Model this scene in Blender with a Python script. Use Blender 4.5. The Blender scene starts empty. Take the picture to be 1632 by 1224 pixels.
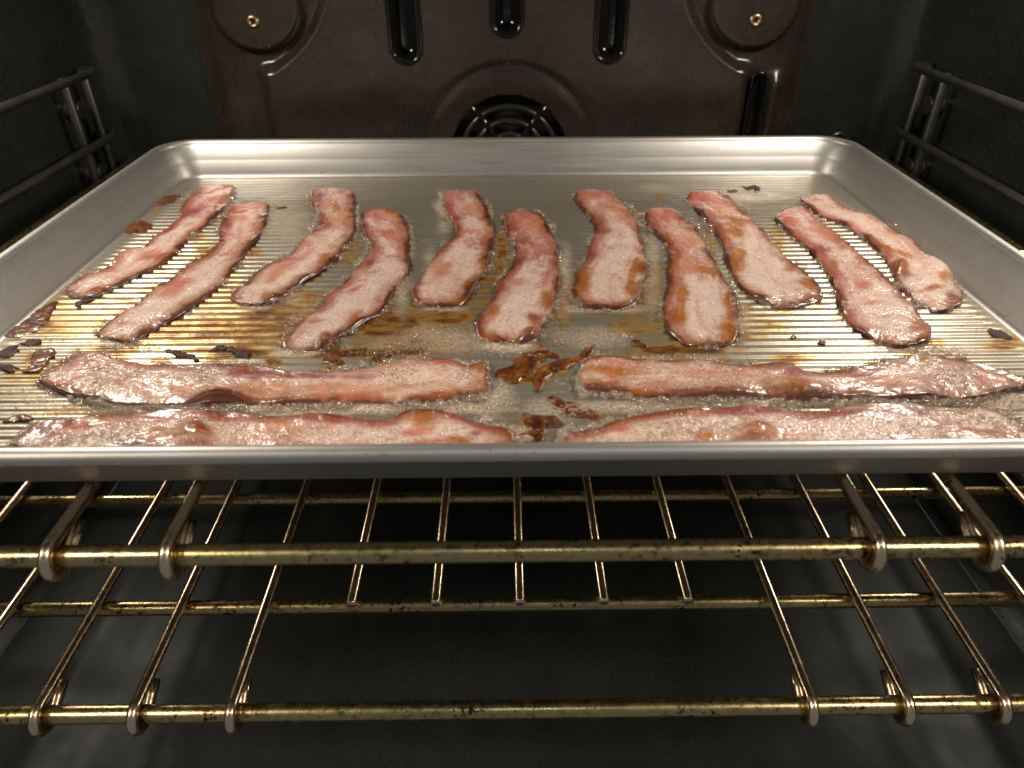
import bpy, bmesh, math, random
import numpy as np
from mathutils import Vector, Matrix

random.seed(7)
rng = np.random.default_rng(11)
S = bpy.context.scene
COL = S.collection

# ------------------------------------------------------------------ camera
FPX, PITCH, ROLL, YAW = 1124.48, 0.593596, -0.0038747, 0.0087337
CAM = np.array([-0.0015063, -0.1538615, 0.1486545])
fw = np.array([math.sin(YAW) * math.cos(PITCH), math.cos(YAW) * math.cos(PITCH), -math.sin(PITCH)])
_r = np.array([math.cos(YAW), -math.sin(YAW), 0.0])
_u = np.cross(_r, fw)
rt = _r * math.cos(ROLL) + _u * math.sin(ROLL)
up = np.cross(rt, fw)
cd = bpy.data.cameras.new('camera')
cd.sensor_width = 36.0
cd.lens = FPX / 1632 * 36.0
cd.clip_start = 0.01
cd.clip_end = 50
cd.dof.use_dof = True
cd.dof.focus_distance = 0.300
cd.dof.aperture_fstop = 13.0
co = bpy.data.objects.new('camera', cd)
COL.objects.link(co)
m = Matrix.Identity(4)
for i in range(3):
    m[i][0], m[i][1], m[i][2], m[i][3] = rt[i], up[i], -fw[i], CAM[i]
co.matrix_world = m
S.camera = co

# ------------------------------------------------------------------ world and lamps
w = bpy.data.worlds.new('World')
S.world = w
w.use_nodes = True
bg = w.node_tree.nodes['Background']
bg.inputs[0].default_value = (0.92, 0.95, 1.0, 1)
bg.inputs[1].default_value = 0.15


def lamp(name, loc, target, size, energy, color, shape='DISK', size_y=None):
    ld = bpy.data.lights.new(name, 'AREA')
    ld.shape = shape
    ld.size = size
    if size_y:
        ld.size_y = size_y
    ld.energy = energy
    ld.color = color
    o = bpy.data.objects.new(name, ld)
    COL.objects.link(o)
    o.location = loc
    o.rotation_euler = (Vector(target) - Vector(loc)).to_track_quat('-Z', 'Y').to_euler()
    return o


WARM = (1.0, 0.91, 0.78)
lamp('oven_lamp_west', (-0.278, 0.215, 0.225), (-0.02, 0.16, 0.0), 0.060, 0.98, WARM)
lamp('oven_lamp_east', (0.278, 0.215, 0.225), (0.02, 0.16, 0.0), 0.060, 0.98, WARM)
# lower pair of cavity lamps, at tray level beside the guides, lighting the racks below
lamp('oven_lamp_low_west', (-0.288, 0.190, -0.012), (-0.05, -0.02, -0.10), 0.035, 0.12, WARM)
lamp('oven_lamp_low_east', (0.288, 0.190, -0.012), (0.05, -0.02, -0.10), 0.035, 0.12, WARM)
# kitchen ceiling cans over the open oven door
lamp('kitchen_can_west', (-1.05, -0.55, 0.95), (0, 0.1, -0.05), 0.22, 9.5, (1.0, 0.90, 0.76))
lamp('kitchen_can_east', (1.05, -0.55, 0.95), (0, 0.1, -0.05), 0.22, 9.5, (1.0, 0.90, 0.76))
lamp('kitchen_can_middle', (0.05, -0.75, 1.25), (0, 0.1, 0), 0.12, 0.7, (0.88, 0.95, 1.0))

S.view_settings.view_transform = 'Standard'
S.view_settings.look = 'None'
S.view_settings.gamma = 1.0
S.view_settings.exposure = 0.0
S.view_settings.use_curve_mapping = False
S.cycles.use_denoising = True
S.cycles.max_bounces = 6
S.cycles.transparent_max_bounces = 10
S.cycles.sample_clamp_indirect = 4.0
S.cycles.caustics_reflective = False
S.cycles.caustics_refractive = False


# ------------------------------------------------------------------ helpers
def at(x, y, z=0.0025):
    """photograph pixel -> point on the horizontal plane z (metres, tray floor = 0)"""
    d = fw + rt * (x - 816) / FPX - up * (y - 612) / FPX
    return CAM + d * (z - CAM[2]) / d[2]


def sstep(a, b, x):
    t = np.clip((x - a) / (b - a), 0, 1)
    return t * t * (3 - 2 * t)


_perm = rng.permutation(4096)
_val = rng.random(4096)


def vnoise(x, y, seed=0):
    x = np.asarray(x, float); y = np.asarray(y, float)
    xi = np.floor(x).astype(int); yi = np.floor(y).astype(int)
    fx = x - xi; fy = y - yi
    fx = fx * fx * (3 - 2 * fx); fy = fy * fy * (3 - 2 * fy)

    def h(a, b):
        return _val[_perm[(_perm[(a + seed * 131) % 4096] + b) % 4096]]
    return (h(xi, yi) * (1 - fx) + h(xi + 1, yi) * fx) * (1 - fy) + (h(xi, yi + 1) * (1 - fx) + h(xi + 1, yi + 1) * fx) * fy


def fbm(x, y, seed=0, oct=4):
    s = 0; a = 0.5; t = 0
    for i in range(oct):
        s = s + a * vnoise(x * 2 ** i, y * 2 ** i, seed + i * 17); t += a; a *= 0.55
    return s / t


def obj(name, me, mat, parent=None, smooth=True):
    o = bpy.data.objects.new(name, me)
    COL.objects.link(o)
    if mat:
        me.materials.clear()
        me.materials.append(mat)
    if smooth:
        me.shade_smooth()
    if parent:
        o.parent = parent
    return o


def mesh(name, v, f):
    me = bpy.data.meshes.new(name)
    me.from_pydata([tuple(p) for p in v], [], [tuple(q) for q in f])
    me.update()
    return me


def empty(name, loc=(0, 0, 0)):
    o = bpy.data.objects.new(name, None)
    COL.objects.link(o)
    o.location = loc
    return o


def tag(o, label=None, cat=None, group=None, kind=None):
    if label: o['label'] = label
    if cat: o['category'] = cat
    if group: o['group'] = group
    if kind: o['kind'] = kind
    return o


def grid_faces(nu, nv, off=0, wrap_v=False):
    f = []
    for i in range(nu - 1):
        for j in range(nv - 1 + (1 if wrap_v else 0)):
            j2 = (j + 1) % nv
            f.append((off + i * nv + j, off + i * nv + j2, off + (i + 1) * nv + j2, off + (i + 1) * nv + j))
    return f


def tube(path, r, seg=12, caps=True, name='tube'):
    """tube along a polyline, r a number or one radius per point"""
    P = [Vector(p) for p in path]
    n = len(P)
    R = r if hasattr(r, '__len__') else [r] * n
    v = []; f = []
    t0 = (P[1] - P[0]).normalized()
    nrm = Vector((0, 0, 1)) if abs(t0.z) < 0.9 else Vector((0, 1, 0))
    nrm = (nrm - t0 * nrm.dot(t0)).normalized()
    for i in range(n):
        t = (P[min(i + 1, n - 1)] - P[max(i - 1, 0)]).normalized()
        nrm = (nrm - t * nrm.dot(t)).normalized()
        b = t.cross(nrm)
        for k in range(seg):
            a = 2 * math.pi * k / seg
            v.append(P[i] + (nrm * math.cos(a) + b * math.sin(a)) * R[i])
    for i in range(n - 1):
        for k in range(seg):
            k2 = (k + 1) % seg
            f.append((i * seg + k, i * seg + k2, (i + 1) * seg + k2, (i + 1) * seg + k))
    if caps:
        f.append(tuple(range(seg - 1, -1, -1)))
        f.append(tuple((n - 1) * seg + k for k in range(seg)))
    return mesh(name, v, f)


def round_ends(a, b, r, c=0.0007):
    """straight bar with slightly rounded ends: path and radii"""
    a = Vector(a); b = Vector(b); d = (b - a).normalized()
    return [a, a + d * c * 0.3, a + d * c, b - d * c, b - d * c * 0.3, b], [r - c, r - c * 0.3, r, r, r - c * 0.3, r - c]


# ------------------------------------------------------------------ materials
def new_mat(name):
    mt = bpy.data.materials.new(name)
    mt.use_nodes = True
    nt = mt.node_tree
    return mt, nt, nt.nodes['Principled BSDF']


def N(nt, t, **kw):
    n = nt.nodes.new(t)
    for k, val in kw.items():
        if k in n.inputs.keys():
            n.inputs[k].default_value = val
        else:
            setattr(n, k, val)
    return n


def ramp(nt, fac, stops):
    r = nt.nodes.new('ShaderNodeValToRGB')
    e = r.color_ramp.elements
    while len(e) < len(stops):
        e.new(0.5)
    for el, (p, c) in zip(e, stops):
        el.position = p
        el.color = c if len(c) == 4 else (*c, 1)
    nt.links.new(fac, r.inputs[0])
    return r.outputs[0]


def noise(nt, scale, detail=4, rough=0.6, vec=None, dist=0.0):
    n = N(nt, 'ShaderNodeTexNoise')
    n.inputs['Scale'].default_value = scale
    n.inputs['Detail'].default_value = detail
    n.inputs['Roughness'].default_value = rough
    n.inputs['Distortion'].default_value = dist
    if vec is not None:
        nt.links.new(vec, n.inputs['Vector'])
    return n.outputs['Fac']


def world_pos(nt, scale=(1, 1, 1)):
    g = nt.nodes.new('ShaderNodeNewGeometry')
    mp = nt.nodes.new('ShaderNodeMapping')
    mp.inputs['Scale'].default_value = scale
    nt.links.new(g.outputs['Position'], mp.inputs[0])
    return mp.outputs[0]


def mix(nt, fac, a, b, mode='MIX'):
    n = nt.nodes.new('ShaderNodeMix')
    n.data_type = 'RGBA'
    n.blend_type = mode
    for k, sck in ((fac, 0), (a, 6), (b, 7)):
        if hasattr(k, 'links'):
            nt.links.new(k, n.inputs[sck])
        elif k is not None:
            n.inputs[sck].default_value = k if not isinstance(k, tuple) else ((*k, 1) if len(k) == 3 else k)
    return n.outputs[2]


def bump(nt, h, bsdf, strength, dist):
    b = nt.nodes.new('ShaderNodeBump')
    b.inputs['Strength'].default_value = strength
    b.inputs['Distance'].default_value = dist
    nt.links.new(h, b.inputs['Height'])
    nt.links.new(b.outputs[0], bsdf.inputs['Normal'])
    return b


def enamel(name, base, speck, tint, rough=(0.22, 0.40), spec=0.40):
    mt, nt, b = new_mat(name)
    p = world_pos(nt)
    big = noise(nt, 9, 5, 0.65, p, 0.4)
    fine = noise(nt, 900, 2, 0.7, p)
    c1 = ramp(nt, big, [(0.35, base), (0.7, tint)])
    sp = ramp(nt, fine, [(0.55, (0, 0, 0)), (0.78, (1, 1, 1))])
    c2 = mix(nt, sp, c1, speck)
    sm = noise(nt, 45, 6, 0.7, p, 0.8)
    c3 = mix(nt, ramp(nt, sm, [(0.60, (0, 0, 0)), (0.78, (0.7, 0.7, 0.7))]), c2, (0.022, 0.014, 0.008))
    nt.links.new(c3, b.inputs['Base Color'])
    r = ramp(nt, noise(nt, 22, 6, 0.7, p), [(0.3, (rough[0],) * 3), (0.75, (rough[1],) * 3)])
    nt.links.new(r, b.inputs['Roughness'])
    b.inputs['Specular IOR Level'].default_value = spec
    bump(nt, noise(nt, 260, 3, 0.6, p), b, 0.12, 0.0006)
    return mt


M = {}
M['enamel'] = enamel('black_speckled_enamel', (0.011, 0.0125, 0.011), (0.075, 0.082, 0.074), (0.030, 0.033, 0.027))
M['cover'] = enamel('black_enamel_painted_glow', (0.013, 0.0112, 0.009), (0.075, 0.058, 0.045), (0.040, 0.028, 0.019), (0.20, 0.34), 0.75)  # reflected brown glow of bacon and tray put into the enamel colour
M['gloss_black'] = enamel('glossy_black_enamel', (0.006, 0.006, 0.006), (0.012, 0.012, 0.012), (0.010, 0.009, 0.008), (0.06, 0.13), 0.5)

M['floor_enamel'] = enamel('dull_black_enamel', (0.010, 0.0115, 0.010), (0.050, 0.055, 0.050), (0.024, 0.026, 0.022), (0.34, 0.58), 0.22)

mt, nt, b = new_mat('dark_void')
b.inputs['Base Color'].default_value = (0.003, 0.003, 0.003, 1)
b.inputs['Roughness'].default_value = 0.7
M['void'] = mt

# tray steel
mt, nt, b = new_mat('satin_aluminised_steel')
p = world_pos(nt)
ps = world_pos(nt, (8, 300, 300))
b.inputs['Metallic'].default_value = 0.93
c = ramp(nt, noise(nt, 14, 5, 0.6, p), [(0.3, (0.43, 0.41, 0.385)), (0.7, (0.52, 0.50, 0.47))])
spt = ramp(nt, noise(nt, 420, 2, 0.6, p), [(0.70, (0, 0, 0)), (0.76, (0.6, 0.6, 0.6))])
c = mix(nt, spt, c, (0.16, 0.10, 0.06))
spl = ramp(nt, noise(nt, 55, 5, 0.75, p, 0.4), [(0.63, (0, 0, 0)), (0.72, (0.55, 0.55, 0.55))])
c = mix(nt, spl, c, (0.24, 0.16, 0.085))
nt.links.new(c, b.inputs['Base Color'])
nt.links.new(ramp(nt, noise(nt, 3, 3, 0.6, ps), [(0.3, (0.43,) * 3), (0.7, (0.52,) * 3)]), b.inputs['Roughness'])
bump(nt, noise(nt, 1500, 2, 0.6, p), b, 0.10, 0.0002)
M['steel'] = mt

# ribbed floor: steel with brown varnish where the 'stain' attribute says
mt, nt, b = new_mat('ribbed_steel_with_varnish')
p = world_pos(nt)
a = N(nt, 'ShaderNodeAttribute', attribute_name='stain')
n1 = noise(nt, 130, 5, 0.7, world_pos(nt, (0.6, 1.3, 1)), 0.6)
ad = N(nt, 'ShaderNodeMath', operation='MULTIPLY_ADD')
nt.links.new(n1, ad.inputs[0]); ad.inputs[1].default_value = 1.5; ad.inputs[2].default_value = -0.86
ad2 = N(nt, 'ShaderNodeMath', operation='ADD')
nt.links.new(a.outputs['Fac'], ad2.inputs[0]); nt.links.new(ad.outputs[0], ad2.inputs[1])
st = ramp(nt, ad2.outputs[0], [(0.26, (0, 0, 0)), (0.66, (1, 1, 1))])
vc = ramp(nt, ad2.outputs[0], [(0.25, (0.46, 0.29, 0.09)), (0.55, (0.29, 0.125, 0.022)), (0.92, (0.075, 0.024, 0.008))])
gold = ramp(nt, ad2.outputs[0], [(0.0, (0, 0, 0)), (0.34, (1, 1, 1))])
c = mix(nt, st, mix(nt, gold, (0.60, 0.57, 0.525), (0.60, 0.44, 0.22)), vc)
nt.links.new(c, b.inputs['Base Color'])
inv = ramp(nt, ad2.outputs[0], [(0.28, (0.78, 0.78, 0.78)), (0.66, (0.12, 0.12, 0.12))])
nt.links.new(inv, b.inputs['Metallic'])
b.inputs['Roughness'].default_value = 0.30
bump(nt, noise(nt, 500, 3, 0.6, p), b, 0.15, 0.0003)
M['ribbed'] = mt

# rack wire: chrome turned gold, burnt brown specks
def rack_metal(name, gold, pink, speck_at, rgh):
    mt, nt, b = new_mat(name)
    p = world_pos(nt)
    b.inputs['Metallic'].default_value = 1.0
    c = ramp(nt, noise(nt, 18, 4, 0.6, p), [(0.3, gold), (0.7, pink)])
    s1 = ramp(nt, noise(nt, 520, 3, 0.65, p), [(speck_at, (0, 0, 0)), (speck_at + 0.05, (1, 1, 1))])
    s2 = ramp(nt, noise(nt, 60, 4, 0.7, p), [(0.42, (0, 0, 0)), (0.62, (1, 1, 1))])
    s = mix(nt, 1.0, s1, s2, 'MULTIPLY')
    c = mix(nt, s, c, (0.045, 0.014, 0.006))
    nt.links.new(c, b.inputs['Base Color'])
    nt.links.new(ramp(nt, noise(nt, 200, 4, 0.7, p), [(0.3, (rgh[0],) * 3), (0.75, (rgh[1],) * 3)]), b.inputs['Roughness'])
    bump(nt, noise(nt, 700, 3, 0.6, p), b, 0.10, 0.0004)
    return mt


M['rack'] = rack_metal('heat_tinted_chrome', (0.74, 0.60, 0.38), (0.76, 0.56, 0.40), 0.60, (0.17, 0.32))
M['rack_bar'] = rack_metal('heat_tinted_chrome_speckled', (0.52, 0.43, 0.19), (0.46, 0.34, 0.17), 0.53, (0.20, 0.38))
mt, nt, b = new_mat('dull_grey_wire')
p = world_pos(nt)
nt.links.new(ramp(nt, noise(nt, 60, 5, 0.7, p), [(0.3, (0.05, 0.05, 0.045)), (0.75, (0.13, 0.12, 0.10))]), b.inputs['Base Color'])
b.inputs['Metallic'].default_value = 0.7
b.inputs['Roughness'].default_value = 0.38
M['guide'] = mt
mt, nt, b = new_mat('brass_screw')
b.inputs['Base Color'].default_value = (0.55, 0.38, 0.2, 1)
b.inputs['Metallic'].default_value = 1
b.inputs['Roughness'].default_value = 0.35
M['brass'] = mt

# bacon: colours are stored on the mesh (fat, meat, browned rind), the shader adds froth grain, painted bubble highlights and grease gloss
mt, nt, b = new_mat('frying_bacon')
p = world_pos(nt)
a = N(nt, 'ShaderNodeAttribute', attribute_name='Col')
fo = N(nt, 'ShaderNodeAttribute', attribute_name='froth')
vo = N(nt, 'ShaderNodeTexVoronoi')
vo.inputs['Scale'].default_value = 950
nt.links.new(p, vo.inputs['Vector'])
nf = noise(nt, 700, 3, 0.7, p)
holes = ramp(nt, nf, [(0.30, (0.72, 0.58, 0.54)), (0.46, (1, 1, 1))])
holes = mix(nt, fo.outputs['Fac'], (1, 1, 1), holes)
cells = ramp(nt, vo.outputs['Distance'], [(0.15, (1, 1, 1)), (0.70, (0.84, 0.77, 0.74))])  # bubble highlights put into the colour: bright cell centres, darker edges
cells = mix(nt, fo.outputs['Fac'], (1, 1, 1), cells)
holes = mix(nt, 1.0, holes, cells, 'MULTIPLY')
c = mix(nt, 1.0, a.outputs['Color'], holes, 'MULTIPLY')
nt.links.new(c, b.inputs['Base Color'])
b.inputs['Roughness'].default_value = 0.40
cwt = N(nt, 'ShaderNodeMath', operation='MULTIPLY_ADD')
nt.links.new(fo.outputs['Fac'], cwt.inputs[0]); cwt.inputs[1].default_value = -0.55; cwt.inputs[2].default_value = 0.75
nt.links.new(cwt.outputs[0], b.inputs['Coat Weight'])
b.inputs['Coat Roughness'].default_value = 0.11
b.inputs['Subsurface Radius'].default_value = (0.0016, 0.0007, 0.0004)
b.inputs['Subsurface Scale'].default_value = 1.0
hm = N(nt, 'ShaderNodeMath', operation='MULTIPLY')
nt.links.new(vo.outputs['Distance'], hm.inputs[0]); nt.links.new(fo.outputs['Fac'], hm.inputs[1])
h2 = N(nt, 'ShaderNodeMath', operation='MULTIPLY_ADD')
nt.links.new(noise(nt, 240, 4, 0.6, p), h2.inputs[0]); h2.inputs[1].default_value = 1.1
nt.links.new(hm.outputs[0], h2.inputs[2])
bp = bump(nt, h2.outputs[0], b, 0.50, 0.0006)
nt.links.new(bp.outputs[0], b.inputs['Coat Normal'])
M['bacon'] = mt


def film(name, tint, refl_boost=1.0, rough=0.04, bump_scale=None, bump_d=0.0003, milk=0.0):
    """thin clear liquid skin: fresnel gloss over a tinted see-through body"""
    mt = bpy.data.materials.new(name)
    mt.use_nodes = True
    nt = mt.node_tree
    nt.nodes.clear()
    out = nt.nodes.new('ShaderNodeOutputMaterial')
    tr = nt.nodes.new('ShaderNodeBsdfTransparent')
    tr.inputs[0].default_value = (*tint, 1)
    gl = nt.nodes.new('ShaderNodeBsdfGlossy')
    gl.inputs['Roughness'].default_value = rough
    fr = nt.nodes.new('ShaderNodeLayerWeight')
    fr.inputs[0].default_value = 0.5
    pw = N(nt, 'ShaderNodeMath', operation='POWER')
    pw.inputs[1].default_value = 4.0
    nt.links.new(fr.outputs['Facing'], pw.inputs[0])
    mu = N(nt, 'ShaderNodeMath', operation='MULTIPLY_ADD')
    mu.inputs[1].default_value = refl_boost
    mu.inputs[2].default_value = 0.05
    mu.use_clamp = True
    nt.links.new(pw.outputs[0], mu.inputs[0])
    mx = nt.nodes.new('ShaderNodeMixShader')
    nt.links.new(mu.outputs[0], mx.inputs[0])
    nt.links.new(tr.outputs[0], mx.inputs[1])
    nt.links.new(gl.outputs[0], mx.inputs[2])
    last = mx
    if milk:
        df = nt.nodes.new('ShaderNodeBsdfDiffuse')
        df.inputs[0].default_value = (0.80, 0.66, 0.52, 1)
        m3 = nt.nodes.new('ShaderNodeMixShader')
        m3.inputs[0].default_value = milk
        if milk < 0:      # milkiness from the 'foam' attribute, broken into fine bubble cells
            fa_ = N(nt, 'ShaderNodeAttribute', attribute_name='foam')
            vr = N(nt, 'ShaderNodeTexVoronoi')
            vr.inputs['Scale'].default_value = 620
            nt.links.new(world_pos(nt), vr.inputs['Vector'])
            cell = ramp(nt, vr.outputs['Distance'], [(0.15, (0.25, 0.25, 0.25)), (0.55, (1, 1, 1))])
            mq = N(nt, 'ShaderNodeMath', operation='MULTIPLY')
            nt.links.new(fa_.outputs['Fac'], mq.inputs[0]); nt.links.new(cell, mq.inputs[1])
            nt.links.new(mq.outputs[0], m3.inputs[0])
        nt.links.new(mx.outputs[0], m3.inputs[1])
        nt.links.new(df.outputs[0], m3.inputs[2])
        last = m3
    nt.links.new(last.outputs[0], out.inputs[0])
    if bump_scale:
        bp = nt.nodes.new('ShaderNodeBump')
        bp.inputs['Strength'].default_value = 0.5
        bp.inputs['Distance'].default_value = bump_d
        nt.links.new(noise(nt, bump_scale, 3, 0.6, world_pos(nt), 0.5), bp.inputs['Height'])
        nt.links.new(bp.outputs[0], gl.inputs['Normal'])
        nt.links.new(bp.outputs[0], fr.inputs['Normal'])
    return mt


M['grease'] = film('clear_bacon_grease', (0.97, 0.935, 0.87), 0.55, 0.05, 110, 0.0008, milk=-1)
M['bubble'] = film('grease_bubble_skin', (0.985, 0.97, 0.95), 0.45, 0.05, milk=0.12)

mt, nt, b = new_mat('burnt_sugar_residue')
p = world_pos(nt)
nt.links.new(ramp(nt, noise(nt, 190, 4, 0.65, p, 0.5), [(0.32, (0.030, 0.009, 0.004)), (0.52, (0.13, 0.036, 0.009)), (0.72, (0.30, 0.11, 0.02))]), b.inputs['Base Color'])
b.inputs['Roughness'].default_value = 0.3
b.inputs['Coat Weight'].default_value = 0.25
bump(nt, noise(nt, 420, 4, 0.6, p), b, 0.6, 0.0008)
M['residue'] = mt
mt2 = mt.copy()
mt2.name = 'charred_residue'
cr = [n for n in mt2.node_tree.nodes if n.type == 'VALTORGB'][0].color_ramp.elements
cr[0].color = (0.012, 0.006, 0.005, 1); cr[1].color = (0.045, 0.016, 0.009, 1); cr[2].color = (0.14, 0.05, 0.018, 1)
pb = mt2.node_tree.nodes['Principled BSDF']
pb.inputs['Roughness'].default_value = 0.6
pb.inputs['Coat Weight'].default_value = 0.0
pb.inputs['Specular IOR Level'].default_value = 0.25
M['char'] = mt2

# ------------------------------------------------------------------ oven cavity
HX, YB, YF, ZF, ZC = 0.303, 0.420, -0.075, -0.182, 0.275
FR = 0.022


def panel(name, pts, faces, mat='enamel'):
    return tag(obj(name, mesh(name, pts, faces), M[mat], None, False), kind='structure')


# back wall with its two upright fillets
prof = []
for k in range(9):
    a = math.pi / 2 * k / 8
    prof.append((-HX + FR - FR * math.cos(a), YB - FR + FR * math.sin(a)))
prof = prof + [(-x, y) for x, y in prof[::-1]]
zs = [ZF, ZC]
v = [(x, y, z) for (x, y) in prof for z in zs]
me = mesh('back_wall', v, [tuple(reversed(q)) for q in grid_faces(len(prof), 2)])
tag(obj('back_wall', me, M['enamel']), kind='structure')
for s, nm in ((-1, 'wall_left'), (1, 'wall_right')):
    # side wall: upright sheet, a cove into the floor
    pf = [(s * HX, ZC), (s * HX, ZF + 0.03)]
    for k in range(1, 9):
        a = math.pi / 2 * k / 8
        pf.append((s * (HX - 0.03 + 0.03 * math.cos(a)), ZF + 0.03 - 0.03 * math.sin(a)))
    v = [(x, y, z) for (x, z) in pf for y in (YF, YB - FR)]
    tag(obj(nm, mesh(nm, v, grid_faces(len(pf), 2)), M['enamel']), kind='structure')
# floor with a shallow raised pan panel
gx = np.linspace(-HX + 0.03, HX - 0.03, 221); gy = np.linspace(YF, YB, 121)
X, Y = np.meshgrid(gx, gy, indexing='ij')
ax = np.abs(X)
Zf = ZF - 0.0035 * sstep(0.222, 0.200, ax) + 0.0015 * np.exp(-((ax - 0.228) / 0.007) ** 2) + 0.0012 * (fbm(X * 18, Y * 18, 201, 4) - 0.5)
me = mesh('oven_floor', np.stack([X, Y, Zf], -1).reshape(-1, 3), [q[::-1] for q in grid_faces(221, 121)])
tag(obj('oven_floor', me, M['floor_enamel']), kind='structure')
panel('oven_ceiling', [(-HX, YF, ZC), (HX, YF, ZC), (HX, YB, ZC), (-HX, YB, ZC)], [(0, 1, 2, 3)])

# ------------------------------------------------------------------ fan cover on the back wall
FCX, FCZ = 0.002, -0.014
fan = tag(empty('fan_cover', (0, YB, 0)), 'embossed black fan cover, brown reflection painted in, screwed to the back wall', 'fan cover')
gx = np.linspace(-0.226, 0.226, 341)
gz = np.linspace(-0.110, 0.180, 219)
X, Z = np.meshgrid(gx, gz, indexing='ij')
rx = np.abs(X)
edge = 0.186 - rx
body = sstep(0.0, 0.010, edge)
notch = np.hypot((rx - 0.181) * np.where(rx < 0.181, 0.82, 1.0), Z - 0.095 - 0.35 * np.maximum(0.172 - rx, 0))
body = body * sstep(0.040, 0.049, notch)
ear = 1 - sstep(0.0270, 0.0325, np.hypot((rx - 0.180) * np.where(rx < 0.180, 0.86, 1.0), np.minimum(Z - 0.092, 0)))
ear = ear * (1 - sstep(0.206, 0.214, rx))
H = 0.0115 * body + 0.008 * ear * (1 - body)
rr = np.hypot(X - FCX, Z - FCZ)
H = H - 0.0013 * np.exp(-((rr - 0.066) / 0.0030) ** 2) * body
H = H + 0.0004 * sstep(0.064, 0.060, rr) * body
flange = 0.0025 * (1 - sstep(0.212, 0.222, rx))
H = H + flange * (1 - body)
# pressed channel down the right hand side
H = H + 0.0050 * np.exp(-((X - 0.2035) / 0.0050) ** 2) * (1 - sstep(0.035, 0.050, Z))
H = H + 0.0006 * (fbm(X * 40, Z * 40, 3) - 0.5)
v = np.stack([X, -0.0012 - H, Z], -1).reshape(-1, 3)
fcs = []
keep = rr > 0.0475
CHANNELS = ((-0.0725, 0.054), (0.0008, 0.0715), (0.0752, 0.054))
for cx_, zb_ in CHANNELS:
    dcap = np.hypot(X - cx_, np.minimum(Z - (zb_ + 0.0112), 0))
    keep &= dcap > 0.0100
SLOT = (0.1905, 0.046, 0.0058)
keep &= np.hypot(X - SLOT[0], np.maximum(Z - (SLOT[1] - SLOT[2]), 0)) > SLOT[2] - 0.0012
nz = len(gz)
for i in range(len(gx) - 1):
    for j in range(nz - 1):
        if keep[i, j] or keep[i + 1, j + 1]:
            fcs.append((i * nz + j, (i + 1) * nz + j, (i + 1) * nz + j + 1, i * nz + j + 1))
obj('cover_plate', mesh('cover_plate', v, fcs), M['cover'], fan)


def channel(cx, zb):
    """pressed-in upright channel with a rounded lower end and a rolled lip"""
    w = 0.0112
    out = []
    for k in range(0, 25):                      # outline: up the left, round the foot, up the right
        a = math.pi + math.pi * k / 24
        out.append((cx + w * math.cos(a), zb + w + w * math.sin(a), math.cos(a), math.sin(a)))
    out = [(cx - w, z, -1, 0) for z in (0.175, 0.14, 0.11, 0.09)] + out + [(cx + w, z, 1, 0) for z in (0.09, 0.11, 0.14, 0.175)]
    ring = [(0.0012, -0.0128), (0.0006, -0.0138), (-0.0006, -0.0140), (-0.0018, -0.0132), (-0.0026, -0.0115), (-0.0036, -0.0075), (-0.0056, -0.0045), (-0.0085, -0.0034), (-w, -0.0030)]
    vv = []
    for off, y in ring:
        for x, z, nx_, nz_ in out:
            vv.append((x + nx_ * off, y, z + nz_ * off))
    return mesh('channel', vv, [q[::-1] for q in grid_faces(len(ring), len(out))])


ring = [(0.0014, -0.0075), (0.0008, -0.0096), (-0.0004, -0.0098), (-0.0012, -0.0085), (-0.0016, -0.0040), (-0.0030, -0.0022), (-0.0058, -0.0018)]
out = [(SLOT[0] + SLOT[2], z, 1, 0) for z in (-0.108, -0.05, 0.0, 0.025)] + [(SLOT[0] + SLOT[2] * math.cos(math.pi * k / 16), SLOT[1] - SLOT[2] + SLOT[2] * math.sin(math.pi * k / 16), math.cos(math.pi * k / 16), math.sin(math.pi * k / 16)) for k in range(17)] + [(SLOT[0] - SLOT[2], z, -1, 0) for z in (0.025, 0.0, -0.05, -0.108)]
obj('side_slot', mesh('side_slot', [(x + nx_ * o_, y, z + nz_ * o_) for o_, y in ring for x, z, nx_, nz_ in out], [q[::-1] for q in grid_faces(len(ring), len(out))]), M['gloss_black'], fan)
for cx, zb in CHANNELS:
    obj('channel', channel(cx, zb), M['gloss_black'], fan)
# grille: rings and spokes over a dark opening
bmv = [(FCX + 0.0485 * math.cos(2 * math.pi * k / 48), 0.004, FCZ + 0.0485 * math.sin(2 * math.pi * k / 48)) for k in range(48)]
obj('fan_opening', mesh('fan_opening', [(x, -0.0016, z) for x, y, z in bmv], [tuple(range(48))]), M['void'], fan, False)
for r, hw_ in ((0.0478, 0.0022), (0.0372, 0.0021), (0.0268, 0.0021), (0.0168, 0.0020), (0.0070, 0.0030)):
    prf = [(-hw_, -0.0098), (-hw_ * 0.85, -0.0116), (-hw_ * 0.4, -0.0124), (hw_ * 0.4, -0.0124), (hw_ * 0.85, -0.0116), (hw_, -0.0098)]
    vv = [(FCX + (r + o_) * math.cos(2 * math.pi * k / 64), y, FCZ + (r + o_) * math.sin(2 * math.pi * k / 64)) for o_, y in prf for k in range(64)]
    obj('grille_ring', mesh('grille_ring', vv, [q[::-1] for q in grid_faces(len(prf), 64, 0, True)]), M['cover'], fan)
for k in range(5):
    a = math.radians(54 + 72 * k)
    obj('grille_spoke', tube([(FCX + r * math.cos(a), -0.0112, FCZ + r * math.sin(a)) for r in (0.008, 0.030, 0.0485)], 0.0026, 8, True, 'grille_spoke'), M['gloss_black'], fan)
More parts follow.
